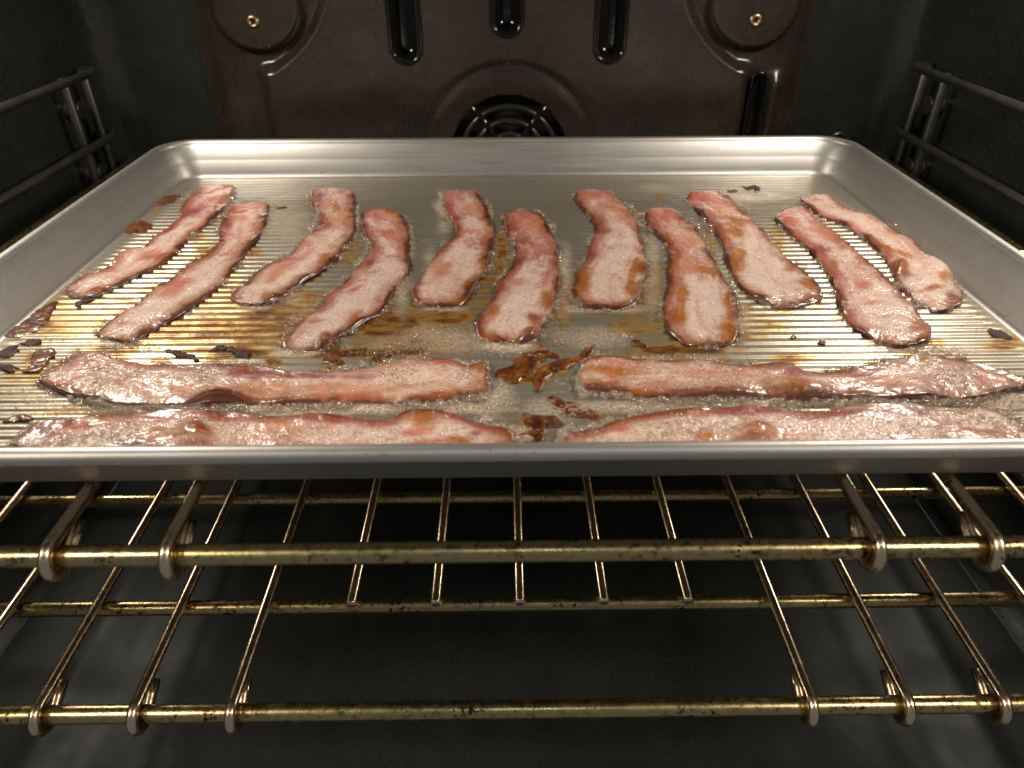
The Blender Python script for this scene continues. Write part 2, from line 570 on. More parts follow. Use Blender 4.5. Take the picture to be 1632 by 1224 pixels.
for sx, sz in ((-0.1800, 0.0822), (0.1790, 0.0815)):
    pr = [(0.0, -0.0005), (0.0016, -0.0005), (0.0020, -0.0022), (0.0034, -0.0024), (0.0044, -0.0014), (0.0047, 0.0)]
    vv = []
    for r, y in pr:
        for k in range(20):
            a = 2 * math.pi * k / 20
            vv.append((sx + r * math.cos(a), -0.0108 + y, sz + r * math.sin(a)))
    sc = obj('screw', mesh('screw', vv, grid_faces(len(pr), 20, 0, True)), M['brass'], fan)
    obj('screw_hole', mesh('screw_hole', [(sx + 0.0017 * math.cos(2 * math.pi * k / 12), -0.0117, sz + 0.0017 * math.sin(2 * math.pi * k / 12)) for k in range(12)], [tuple(range(12))]), M['void'], sc, False)
# probe socket low on the back wall
sock = tag(empty('probe_socket', (0.262, YB, -0.008)), 'small round brown socket on the back wall behind the tray corner', 'socket')
path = [(0.0085 * math.cos(2 * math.pi * k / 32), -0.006, 0.0085 * math.sin(2 * math.pi * k / 32)) for k in range(33)]
obj('socket_ring', tube(path, 0.0022, 8, False, 'socket_ring'), M['cover'], sock)
pr = [(0.0085, -0.0005), (0.0085, -0.006), (0.006, -0.0055), (0.005, -0.003), (0.0, -0.003)]
vv = [(r * math.cos(2 * math.pi * k / 24), y, r * math.sin(2 * math.pi * k / 24)) for r, y in pr for k in range(24)]
obj('socket_body', mesh('socket_body', vv, grid_faces(5, 24, 0, True)), M['gloss_black'], sock)

# ------------------------------------------------------------------ wire rack guides
for s, nm in ((-1, 'left'), (1, 'right')):
    g = tag(empty('rack_guide', (s * 0.286, 0.15, 0)), 'dark wire rack guide on the %s oven wall' % nm, 'rack guide', 'wire rack guides on the side walls')
    for z in (0.0555, 0.0125, -0.0305, -0.0735, -0.1165):
        pth = [(0, -0.20, z), (0, 0.222, z), (s * 0.0015, 0.2275, z), (s * 0.006, 0.230, z), (s * 0.0115, 0.2305, z)]
        obj('rail', tube(pth, 0.0029, 10, True, 'rail'), M['guide'], g)
    for y in (0.196, 0.2225, -0.10):
        pth, rad = round_ends((s * 0.0062, y, -0.145), (s * 0.0062, y, 0.0570), 0.0030)
        obj('post', tube(pth, rad, 10, True, 'post'), M['guide'], g)
    for z in (0.034, -0.0095, -0.095):
        pth, rad = round_ends((s * 0.0065, 0.209, z), (s * 0.0168, 0.209, z), 0.0065, 0.001)
        obj('wall_boss', tube(pth, rad, 12, True, 'wall_boss'), M['guide'], g)

# ------------------------------------------------------------------ oven racks
ROD_R, BAR_R = 0.0020, 0.0033
X0, DX = 0.0030, 0.0342
BARS = (-0.0092, 0.0366, 0.1005, 0.195, 0.300, 0.392)


def hook_path(yb):
    """rod running forward over the front bar, curled round it, tail pointing back"""
    R = ROD_R + BAR_R + 0.0001
    zc = -(ROD_R + BAR_R)
    pts = [(0, 0.396, 0), (0, 0.20, 0), (0, 0.05, 0), (0, yb + 0.004, 0)]
    for k in range(0, 15):
        a = math.radians(90 + 205 * k / 14)
        pts.append((0, yb + R * math.cos(a), zc + R * math.sin(a)))
    a = math.radians(295)
    t = Vector((0, -math.sin(a), math.cos(a)))
    p0 = Vector(pts[-1])
    for d in (0.003, 0.007, 0.0125):
        pts.append(tuple(p0 + t * d))
    return pts


hook_me = tube(hook_path(BARS[0]), ROD_R, 12, True, 'hooked_rod')
pth, rad = round_ends((0, BARS[1] - 0.0035, 0), (0, 0.396, 0), ROD_R + 0.0001, 0.0006)
short_me = tube(pth, rad, 12, True, 'short_rod')
bar_me = {}
pth, rad = round_ends((-0.276, 0, 0), (0.276, 0, 0), BAR_R, 0.001)
bar_me['front'] = tube(pth, rad, 18, True, 'front_bar')
pth, rad = round_ends((-0.276, 0, 0), (0.276, 0, 0), 0.0030, 0.001)
bar_me['cross'] = tube(pth, rad, 16, True, 'cross_bar')
pth, rad = round_ends((0, BARS[0], 0), (0, 0.396, 0), BAR_R, 0.001)
bar_me['side'] = tube(pth, rad, 14, True, 'side_bar')
for me_ in (hook_me, short_me):
    me_.materials.append(M['rack'])
for me_ in bar_me.values():
    me_.materials.append(M['rack_bar'])
for zrod, lab in ((-0.0032, 'upper gold tinted wire oven rack carrying the baking tray'),
                  (-0.0846, 'lower gold tinted wire oven rack empty below the tray')):
    rk = tag(empty('oven_rack', (0, 0, zrod)), lab, 'oven rack', 'wire oven racks')
    for k in range(-7, 8):
        short = abs(k) <= 2
        o = bpy.data.objects.new('short_rod' if short else 'hooked_rod', short_me if short else hook_me)
        COL.objects.link(o); o.parent = rk
        o.location = (X0 + DX * k, 0, 0)
        o.data.shade_smooth()
    for i, y in enumerate(BARS):
        o = bpy.data.objects.new('front_bar' if i == 0 else 'cross_bar', bar_me['front' if i == 0 else 'cross'])
        COL.objects.link(o); o.parent = rk
        o.location = (0, y, -(ROD_R + (BAR_R if i == 0 else 0.0030)))
        o.data.shade_smooth()
    for s in (-1, 1):
        o = bpy.data.objects.new('side_bar', bar_me['side'])
        COL.objects.link(o); o.parent = rk
        o.location = (s * 0.2795, 0, -(ROD_R + BAR_R))
        o.data.shade_smooth()

# ------------------------------------------------------------------ baking tray
TW, TD, TH = 0.457, 0.330, 0.022
tray = tag(empty('baking_tray', (0, TD / 2, 0)), 'large silver rimmed baking tray with ribbed floor holding the bacon', 'baking tray')
RC = 0.024


def rrect(inset, z, r, nseg=12, nx=40, ny=30):
    hx, hy = TW / 2 - inset, TD / 2 - inset
    r = max(r, 0.003)
    pts = []
    cs = [(hx - r, hy - r, 0), (-hx + r, hy - r, 90), (-hx + r, -hy + r, 180), (hx - r, -hy + r, 270)]
    for q, (cx, cy, a0) in enumerate(cs):
        for k in range(nseg + 1):
            a = math.radians(a0 + 90 * k / nseg)
            pts.append((cx + r * math.cos(a), cy + r * math.sin(a), z))
        nxt = cs[(q + 1) % 4]
        a1 = math.radians(nxt[2])
        e = (nxt[0] + r * math.cos(a1), nxt[1] + r * math.sin(a1))
        s = pts[-1]
        n = nx if q in (0, 2) else ny
        for k in range(1, n):
            pts.append((s[0] + (e[0] - s[0]) * k / n, s[1] + (e[1] - s[1]) * k / n, z))
    return pts


def loops(name, prof, mat, cap_last=False):
    v = []; n = None
    for ins, z in prof:
        ring = rrect(ins, z, RC - ins * 0.75)
        n = len(ring)
        v += ring
    f = grid_faces(len(prof), n, 0, True)
    if cap_last:
        f.append(tuple((len(prof) - 1) * n + k for k in range(n)))
    return obj(name, mesh(name, v, f), M[mat], tray)


mm = 0.001
inner = [(17.2, -0.05), (16.0, 0.15), (15.0, 0.8), (14.3, 2.0), (13.8, 3.2), (11.6, 9.6), (11.1, 10.2), (10.7, 11.2), (7.6, 17.0), (6.6, 18.4), (5.6, 19.6)]
loops('inner_wall', [(a_ * mm, z_ * mm) for a_, z_ in inner], 'steel')
bead = []
for k in range(17):
    a = math.radians(10 + 300 * k / 16)
    bead.append(((2.85 + 2.85 * math.cos(a)) * mm, (TH * 1000 - 2.85 + 2.85 * math.sin(a)) * mm))
loops('rolled_rim', bead, 'steel')
outer = [(4.6, 17.6), (5.2, 16.6), (6.2, 14.2), (12.8, 2.2), (13.6, 0.4), (14.8, -0.7), (16.5, -1.1)]
loops('outer_wall', [(a_ * mm, z_ * mm) for a_, z_ in outer], 'steel', True)
# ribbed floor
PITCHR = 0.0053
fi = 0.0166
hx, hy = TW / 2 - fi, TD / 2 - fi
gx = np.linspace(-hx, hx, 261)
gy = np.linspace(-hy, hy, 561)
X, Y = np.meshgrid(gx, gy, indexing='ij')
fade = sstep(0.001, 0.010, hx - np.abs(X)) * sstep(0.001, 0.009, hy - np.abs(Y))
Zr = 0.00036 * np.tanh(1.7 * np.cos(2 * math.pi * Y / PITCHR)) * fade + 0.00005 * (fbm(X * 60, Y * 20, 5) - 0.5)
rcf = RC - fi * 0.75
cx = np.clip(X, -hx + rcf, hx - rcf); cy = np.clip(Y, -hy + rcf, hy - rcf)
dd = np.hypot(X - cx, Y - cy); k = np.where(dd > rcf, rcf / np.maximum(dd, 1e-9), 1.0)
Xp = cx + (X - cx) * k; Yp = cy + (Y - cy) * k
RIND = [[(146, 476), (194, 452), (251, 425), (274, 407), (310, 374)], [(205, 546), (262, 516), (322, 478), (364, 438), (395, 398)], [(450, 473), (497, 441), (541, 410)],
        [(526, 552), (562, 526), (605, 499), (635, 456)], [(660, 490), (700, 494), (743, 478), (770, 440)], [(770, 545), (848, 548), (880, 500), (895, 444)],
        [(940, 494), (1000, 490), (1028, 440)], [(1085, 545), (1130, 555), (1178, 530), (1180, 490)], [(1200, 470), (1250, 490), (1300, 482)], [(1345, 500), (1385, 535), (1440, 555), (1484, 540)],
        [(160, 560), (250, 572), (340, 572), (430, 575), (520, 582), (600, 574)], [(940, 568), (1010, 566), (1080, 564), (1150, 570), (1250, 572)]]
me = mesh('ribbed_floor', np.stack([Xp, Yp, Zr], -1).reshape(-1, 3), [q[::-1] for q in grid_faces(261, 561)])
STAINS = [(300, 525, 130, 30, .55), (440, 500, 80, 26, .6), (620, 515, 90, 36, .62), (560, 562, 110, 14, .75), (250, 462, 40, 12, .5),
          (700, 505, 60, 22, .6), (370, 560, 90, 12, .7), (180, 560, 60, 10, .5), (330, 400, 30, 18, .5), (590, 450, 22, 40, .35),
          (1010, 520, 50, 22, .45), (1090, 556, 110, 10, .7), (800, 400, 14, 60, .55), (900, 470, 14, 60, .5), (1045, 450, 12, 50, .5),
          (1210, 520, 60, 30, .22), (560, 395, 16, 30, .4), (1050, 310, 14, 10, .55), (870, 590, 45, 14, .6), (600, 505, 20, 20, .6),
          (1260, 570, 40, 8, .5), (1600, 550, 40, 12, .45), (200, 480, 40, 8, .4), (60, 520, 60, 20, .45), (40, 600, 60, 20, .3),
          (120, 655, 60, 8, .35), (480, 470, 40, 16, .45), (700, 545, 70, 14, .4), (1130, 400, 12, 40, .3), (1240, 375, 14, 40, .25), (640, 560, 60, 8, .8)]
wx, wy = Xp, Yp + TD / 2
STAINS += [(380, 500, 230, 70, .34), (620, 520, 160, 60, .34), (800, 470, 120, 70, .22), (1050, 500, 100, 60, .24), (120, 500, 120, 60, .2), (235, 332, 26, 10, .5), (50, 515, 50, 14, .6), (60, 575, 30, 20, .5), (850, 600, 40, 18, .62), (880, 590, 40, 10, .55), (850, 680, 30, 16, .6), (930, 660, 36, 8, .4), (1600, 545, 30, 12, .5), (420, 520, 120, 50, .5), (500, 480, 60, 20, .45), (640, 540, 60, 20, .55), (230, 500, 60, 14, .4), (760, 420, 12, 50, .45), (1195, 302, 26, 6, .4)]
for prs_ in RIND:
    for x_, y_ in prs_:
        STAINS.append((x_ + 5, y_ + 4, 20, 9, 0.30 + 0.3 * random.random()))
stain = np.zeros_like(wx)
for sx, sy, r1, r2, amt in STAINS:
    c0 = at(sx, sy, 0); e1 = at(sx + r1, sy, 0) - c0; e2 = at(sx, sy + r2, 0) - c0
    A = np.linalg.inv(np.array([[e1[0], e2[0]], [e1[1], e2[1]]]))
    qx = A[0, 0] * (wx - c0[0]) + A[0, 1] * (wy - c0[1]); qy = A[1, 0] * (wx - c0[0]) + A[1, 1] * (wy - c0[1])
    q = np.hypot(qx, qy) + 0.7 * (fbm(wx * 90, wy * 160, 9) - 0.5)
    stain = np.maximum(stain, (amt + 0.16) * (1 - sstep(0.40, 1.25, q)))
at_ = me.attributes.new('stain', 'FLOAT', 'POINT')
at_.data.foreach_set('value', stain.reshape(-1).astype(np.float32))
obj('ribbed_floor', me, M['ribbed'], tray)

# ------------------------------------------------------------------ grease film
hx, hy = TW / 2 - 0.0172, TD / 2 - 0.0172
gx = np.linspace(-hx, hx, 241); gy = np.linspace(-hy, hy, 181)
X, Y = np.meshgrid(gx, gy, indexing='ij')
Zg = 0.00062 + 0.0002 * (fbm(X * 90, Y * 90, 21) - 0.5) + 0.0003 * sstep(0.004, 0.0, np.minimum(hx - np.abs(X), hy - np.abs(Y)))
rcf = 0.011
cx = np.clip(X, -hx + rcf, hx - rcf); cy = np.clip(Y, -hy + rcf, hy - rcf)
dd = np.hypot(X - cx, Y - cy); k = np.where(dd > rcf, rcf / np.maximum(dd, 1e-9), 1.0)
me = mesh('bacon_grease', np.stack([cx + (X - cx) * k, cy + (Y - cy) * k + TD / 2, Zg], -1).reshape(-1, 3), [q[::-1] for q in grid_faces(241, 181)])
FOAMS = [(560, 652, 260, 9, .9), (250, 650, 120, 8, .8), (1330, 642, 120, 7, .8), (1600, 640, 50, 25, .9), (1000, 650, 90, 12, .6), (150, 648, 80, 10, .6), (1480, 558, 100, 8, .9), (950, 540, 70, 20, .32),
         (700, 540, 90, 24, .32), (815, 552, 55, 8, .7), (180, 546, 45, 9, .8), (400, 488, 34, 6, .7), (480, 562, 44, 7, .7), (450, 345, 40, 40, .3), (1050, 300, 40, 8, .25), (1190, 316, 46, 12, .8),
         (790, 635, 28, 28, .55), (820, 692, 34, 14, .7), (1400, 385, 24, 20, .6), (706, 335, 12, 34, .5), (688, 440, 14, 40, .4), (900, 430, 12, 50, .45), (1040, 430, 12, 60, .35), (1180, 505, 14, 40, .45), (960, 492, 60, 8, .5),
         (700, 492, 50, 7, .5), (1440, 553, 60, 7, .7), (1330, 455, 14, 40, .45), (640, 470, 18, 50, .4), (310, 500, 50, 12, .45), (60, 630, 50, 20, .5), (870, 655, 50, 20, .3)]
Xw, Yw = cx + (X - cx) * k, cy + (Y - cy) * k + TD / 2
gf = np.zeros_like(Xw)
for sx, sy, r1, r2, amt in FOAMS:
    c0 = at(sx, sy, 0.0006); e1 = at(sx + r1, sy, 0.0006) - c0; e2 = at(sx, sy + r2, 0.0006) - c0
    A = np.linalg.inv(np.array([[e1[0], e2[0]], [e1[1], e2[1]]]))
    q = np.hypot(A[0, 0] * (Xw - c0[0]) + A[0, 1] * (Yw - c0[1]), A[1, 0] * (Xw - c0[0]) + A[1, 1] * (Yw - c0[1])) + 0.6 * (fbm(Xw * 110, Yw * 110, 23) - 0.5)
    gf = np.maximum(gf, 0.85 * amt * (1 - sstep(0.2, 1.4, q + 1.3 * (fbm(Xw * 55, Yw * 55, 27) - 0.5))))
at_ = me.attributes.new('foam', 'FLOAT', 'POINT')
at_.data.foreach_set('value', gf.reshape(-1).astype(np.float32))
tag(obj('bacon_grease', me, M['grease']), 'clear hot bacon grease pooled over the tray floor', 'grease', kind='stuff')

# ------------------------------------------------------------------ bacon
PAL = {'p': (0.235, 0.038, 0.050), 'k': (0.46, 0.120, 0.080), 'o': (0.36, 0.108, 0.007), 'b': (0.055, 0.011, 0.007),
       's': (0.50, 0.205, 0.115), 'r': (0.20, 0.032, 0.015), 'f': (0.33, 0.100, 0.010)}
FOAM_A = np.array((0.69, 0.53, 0.455)); FOAM_B = np.array((0.82, 0.72, 0.62))

STRIPS = [
 # (pairs of edge points along the strip, patches, options, label)
 ([(313,297,374,292),(298,315,368,310),(288,332,360,327),(290,341,348,343),(274,356,331,356),(251,369,310,374),(224,390,293,388),(198,399,274,407),(175,417,251,425),(149,430,224,436),(125,443,194,452),(108,454,168,465),(96,465,146,476)],
  [('p',305,336,18,8,-20),('p',313,305,14,10,0),('p',267,361,10,4,-20),('k',246,403,28,8,-5),('r',265,407,9,6,0),('k',168,428,22,5,-22),('o',151,460,14,6,-15),('o',352,330,9,14,0),('s',340,303,20,12,0),('o',310,372,14,5,-30),('r',205,440,14,4,-20)],
  dict(eL=.4, eR=1.0, e1=.5, pink=.45), 'bacon strip in the back row nearest the left tray wall, crossfolded in its middle'),
 ([(368,322,430,321),(356,341,429,339),(348,362,422,362),(348,377,412,379),(340,393,395,398),(317,405,382,417),(293,426,364,438),(267,443,348,457),(243,459,322,478),(220,478,293,499),(191,495,262,516),(168,509,232,533),(151,526,205,546),(150,533,182,541)],
  [('k',381,332,16,12,0),('p',362,353,7,8,0),('p',364,328,8,8,0),('s',412,328,14,12,0),('p',329,400,16,5,-20),('p',350,368,4,10,0),('k',281,452,28,10,-32),('k',191,509,10,6,0),('o',222,531,10,5,-20),('o',312,410,14,6,-30)],
  dict(eL=.5, eR=1.0, e1=.7, pink=.3), 'long diagonal bacon strip in the back row, second from the left tray wall'),
 ([(497,297,558,299),(493,316,567,316),(507,341,568,341),(502,361,566,366),(487,375,556,390),(465,395,541,410),(441,412,519,427),(416,427,497,441),(392,444,472,456),(372,461,450,473),(365,471,426,484),(374,481,411,487)],
  [('p',507,309,10,11,0),('p',519,356,13,8,-10),('o',531,329,8,7,0),('s',544,344,16,8,0),('k',468,415,34,8,-36),('o',517,408,11,6,-20),('o',426,471,13,9,-10),('p',503,330,4,10,30),('s',440,432,18,8,-25)],
  dict(eL=.5, eR=1.0, e1=.6, pink=.3), 'bacon strip curved like a boomerang, third from the left in the back row'),
 ([(577,329,639,336),(572,346,650,353),(578,368,655,375),(590,388,655,395),(585,405,653,415),(566,424,647,437),(544,446,635,456),(521,468,622,481),(502,488,605,499),(482,505,585,509),(465,520,562,526),(453,537,546,533),(450,547,526,552),(455,554,497,559)],
  [('p',575,348,6,18,0),('k',602,341,20,10,10),('k',617,370,14,8,0),('o',620,331,14,5,10),('p',587,417,11,7,-30),('k',566,456,14,4,-30),('k',502,508,9,4,-10),('o',570,506,13,10,0),('f',519,540,11,12,0),('r',538,534,13,10,-20),('b',534,540,6,6,0)],
  dict(eL=.5, eR=.85, e1=.6, pink=.3), 'long curved bacon strip, fourth from the left, with dark curled near corner'),
 ([(705,303,758,303),(706,317,770,317),(713,336,780,336),(724,356,786,356),(723,371,788,371),(706,388,786,388),(691,407,782,407),(677,427,776,427),(664,447,762,447),(655,461,753,464),(655,474,743,478),(664,483,726,491)],
  [('p',726,342,12,4,-5),('s',750,326,14,6,0),('o',773,412,9,13,10),('o',751,449,8,15,30),('o',658,464,9,9,0),('s',702,427,14,20,30),('s',745,366,30,3,-4)],
  dict(eL=.35, eR=.8, e1=1.0, pink=.3), 'bent bacon strip with orange right edge, fifth from the left in the back row'),
 ([(802,334,858,333),(802,351,870,351),(811,371,880,371),(822,388,885,388),(821,405,890,405),(811,424,892,424),(797,444,895,444),(787,464,891,464),(775,483,885,483),(765,500,878,503),(757,518,863,518),(760,530,858,535),(777,542,848,547)],
  [('p',815,354,11,11,0),('k',838,340,24,13,0),('s',860,350,14,16,0),('p',833,381,14,6,0),('p',831,407,12,8,0),('p',797,454,5,14,20),('s',826,447,16,6,0),('o',888,449,7,10,0),('o',875,476,11,12,0),('r',851,503,13,8,-10),('f',843,530,14,10,-20),('b',847,534,5,5,0),('b',760,518,6,7,0),('o',785,491,8,12,20)],
  dict(eL=.5, eR=.85, e1=1.0, pink=.3), 'bacon strip with orange browned corner flap, sixth from the left, in the centre'),
 ([(917,302,966,301),(916,314,983,314),(932,334,1005,334),(946,353,1015,353),(947,371,1021,371),(940,390,1027,390),(932,410,1030,410),(919,432,1030,432),(911,451,1026,451),(912,466,1020,469),(924,481,1008,483),(939,488,990,493)],
  [('p',956,351,13,14,0),('k',941,307,22,8,0),('s',990,334,18,14,0),('o',1016,424,14,14,0),('o',1010,456,14,14,0),('o',929,442,12,20,20),('p',922,319,6,8,0),('s',965,325,20,8,0)],
  dict(eL=.55, eR=.8, e1=1.0, pink=.35), 'broad bacon strip with two orange fat patches, fifth from the right in the back row'),
 ([(1025,332,1080,331),(1028,349,1095,349),(1040,365,1109,363),(1057,382,1121,379),(1064,403,1133,401),(1064,424,1144,420),(1063,446,1156,441),(1060,467,1168,460),(1058,488,1176,481),(1057,507,1181,503),(1064,524,1182,524),(1083,538,1176,541),(1102,548,1166,552)],
  [('k',1071,339,24,10,0),('p',1045,368,8,16,-20),('p',1073,398,12,14,0),('o',1133,429,24,6,15),('o',1088,470,8,22,0),('o',1083,498,10,14,0),('o',1166,474,10,10,0),('o',1170,500,8,18,0),('o',1161,526,15,14,0),('s',1100,380,16,12,0),('s',1095,420,12,14,0)],
  dict(eL=.85, eR=.75, e1=1.0, pink=.4), 'widest bacon strip of the back row, fourth from the right, browned near end'),
 ([(1091,306,1140,301),(1099,320,1163,315),(1116,337,1182,332),(1133,358,1197,351),(1147,382,1218,370),(1154,403,1234,389),(1163,427,1253,408),(1180,451,1280,427),(1199,467,1294,441),(1227,481,1308,462),(1250,489,1316,479)],
  [('k',1128,311,20,10,0),('o',1171,358,15,16,0),('o',1175,406,14,18,0),('p',1144,368,8,18,0),('p',1128,342,8,6,0),('o',1261,420,9,9,0),('o',1292,451,14,14,20),('o',1281,476,22,6,-8),('p',1246,474,8,8,0),('s',1194,458,14,8,20),('s',1150,325,18,10,0)],
  dict(eL=.75, eR=.6, e1=.8, pink=.4), 'orange edged bacon strip with square near end, third from the right'),
 ([(1232,338,1276,328),(1242,354,1301,345),(1265,375,1324,363),(1288,395,1347,384),(1308,418,1375,404),(1320,439,1400,427),(1329,459,1420,448),(1333,478,1441,468),(1343,498,1457,487),(1359,516,1471,505),(1384,532,1483,516),(1411,546,1484,533),(1432,552,1481,548)],
  [('p',1306,400,12,12,45),('p',1279,379,14,6,40),('s',1313,368,20,10,30),('o',1329,416,8,5,0),('k',1374,450,13,8,10),('b',1343,480,7,15,0),('o',1464,516,11,8,0),('o',1473,539,8,6,0),('s',1388,478,9,6,0),('r',1368,519,9,5,20),('p',1393,533,12,4,20),('o',1323,437,4,14,-20),('k',1255,345,14,8,20)],
  dict(eL=.75, eR=.6, e1=1.0, pink=.35), 'long diagonal bacon strip with black spot on its left edge, second from the right'),
 ([(1272,313,1301,307),(1283,324,1333,320),(1306,338,1368,338),(1338,352,1397,349),(1365,368,1423,363),(1393,391,1446,379),(1411,409,1466,393),(1425,434,1498,409),(1441,459,1517,430),(1457,473,1523,448),(1480,487,1535,468),(1498,494,1535,487)],
  [('b',1294,331,16,5,32),('b',1345,355,12,4,30),('b',1382,373,9,6,30),('o',1409,391,14,6,20),('r',1436,423,15,13,30),('o',1440,402,16,5,20),('o',1507,436,10,8,30),('o',1491,455,16,4,-10),('r',1521,471,13,12,0),('r',1462,384,6,4,20),('f',1436,420,10,9,0)],
  dict(eL=.35, eR=.35, e1=.7, pink=.0, cream=.8), 'crumpled pale bacon strip against the right tray wall with red crisp curls'),
 ([(60,604,62,611),(78,586,86,623),(108,567,124,634),(137,560,159,640),(183,571,184,645),(223,577,247,645),(290,580,303,645),(347,579,347,643),(420,581,428,644),(456,591,485,643),(520,590,541,644),(575,584,597,642),(640,575,640,643),(680,572,680,642),(716,571,716,638),(745,580,745,631),(772,577,771,629),(779,590,779,620)],
  [('p',392,587,42,8,0),('s',258,613,44,12,0),('s',527,616,110,10,0),('p',513,597,72,4,0),('p',408,588,30,8,0),('o',115,622,26,6,14),('f',347,634,32,9,0),('k',707,577,13,5,0),('o',766,588,9,6,0),('r',712,633,52,6,-5),('b',775,592,5,16,0),('s',400,620,60,9,0),('r',160,640,60,4,8),('k',560,628,60,5,0)],
  dict(eL=.55, eR=.9, e0=.95, e1=.7, pink=.0, wet=1), 'front row bacon strip lying crosswise on the left, the one farther from the rim'),
 ([(20,698,18,712),(37,686,36,724),(61,673,62,727),(98,669,99,727),(137,666,138,727),(171,660,172,727),(208,655,209,727),(245,652,246,727),(300,651,300,727),(340,652,340,727),(380,652,380,727),(420,659,420,727),(456,660,456,727),(527,661,527,727),(583,662,583,727),(625,663,625,727),(650,652,650,727),(693,650,693,727),(727,658,727,727),(752,667,752,726),(780,675,780,722),(812,684,806,716),(826,696,822,708)],
  [('r',75,690,30,16,0),('o',159,672,32,6,-5),('o',250,690,26,10,0),('k',265,661,30,7,0),('f',309,690,24,14,0),('r',318,684,12,8,0),('p',373,656,42,8,0),('p',499,666,62,5,0),('o',673,668,20,9,0),('k',662,686,22,5,0),('p',758,687,11,5,0),('o',732,699,16,4,0),('p',662,652,15,4,0),('b',192,702,30,4,0),('k',120,680,24,6,0),('s',440,680,60,10,0)],
  dict(eL=.6, eR=.5, e0=.95, e1=.3, pink=.0, wet=1), 'left front bacon strip pressed behind the tray rim, red brown at its end'),
 ([(922,592,921,606),(933,575,931,620),(963,567,978,624),(1017,571,1020,632),(1066,571,1080,634),(1105,572,1130,633),(1154,577,1179,631),(1203,577,1223,632),(1252,578,1265,636),(1284,587,1300,638),(1328,588,1336,638),(1378,583,1388,637),(1412,574,1439,637),(1452,566,1489,638),(1501,565,1526,638),(1545,572,1560,633),(1590,586,1595,626),(1628,602,1628,620),(1644,610,1644,617)],
  [('o',965,589,42,5,4),('r',968,611,24,7,5),('o',1012,621,44,6,8),('o',1154,624,20,7,0),('s',1181,594,15,6,0),('p',1262,590,26,7,10),('p',1378,595,24,7,0),('s',1390,611,52,9,0),('s',1439,600,32,8,0),('k',1570,600,20,8,10),('f',1274,618,42,10,12),('r',1282,608,20,4,15),('b',1310,637,34,4,0),('b',1110,634,40,3,-4),('s',1120,590,20,5,0)],
  dict(eL=.75, eR=.85, e0=.95, e1=.5, pink=.0, wet=1), 'front row bacon strip lying crosswise on the right, the one farther from the rim'),
 ([(893,700,893,708),(901,691,904,720),(933,682,936,727),(958,677,959,727),(978,666,979,727),(1012,659,1013,727),(1056,654,1056,727),(1105,649,1105,727),(1154,645,1154,727),(1223,646,1223,727),(1255,652,1255,727),(1328,649,1328,727),(1368,643,1368,727),(1402,643,1402,727),(1452,642,1452,727),(1489,643,1489,727),(1526,645,1526,727),(1575,649,1575,727),(1606,662,1606,727),(1640,682,1640,722),(1655,694,1655,712)],
  [('k',992,680,14,6,0),('o',1127,692,15,6,0),('f',1205,690,24,14,0),('r',1212,680,16,4,10),('p',1179,652,62,7,0),('p',1341,657,62,6,0),('r',1464,648,15,9,0),('s',1479,673,10,4,0),('k',1508,670,11,4,0),('o',1582,690,58,6,2),('p',1437,694,15,4,0),('k',1117,657,15,4,0),('s',1240,690,30,6,0)],
  dict(eL=.6, eR=.5, e0=.6, e1=.4, pink=.0, wet=1), 'frothy front row bacon strip on the right, right behind the tray rim'),
]


def spline(P, n):
    P = np.asarray(P, float)
    d = np.concatenate([[0], np.cumsum(np.linalg.norm(np.diff(P[:, :4], axis=0), axis=1))])
    t = np.linspace(0, d[-1], n)
    tg = np.zeros_like(P)
    for i in range(len(P)):
        a, b_ = max(i - 1, 0), min(i + 1, len(P) - 1)
        tg[i] = (P[b_] - P[a]) / (d[b_] - d[a])
    idx = np.clip(np.searchsorted(d, t, side='right') - 1, 0, len(P) - 2)
    h = (d[idx + 1] - d[idx])[:, None]; s = ((t - d[idx]) / h[:, 0])[:, None]
    return ((2 * s**3 - 3 * s**2 + 1) * P[idx] + (s**3 - 2 * s**2 + s) * h * tg[idx] + (-2 * s**3 + 3 * s**2) * P[idx + 1] + (s**3 - s**2) * h * tg[idx + 1])


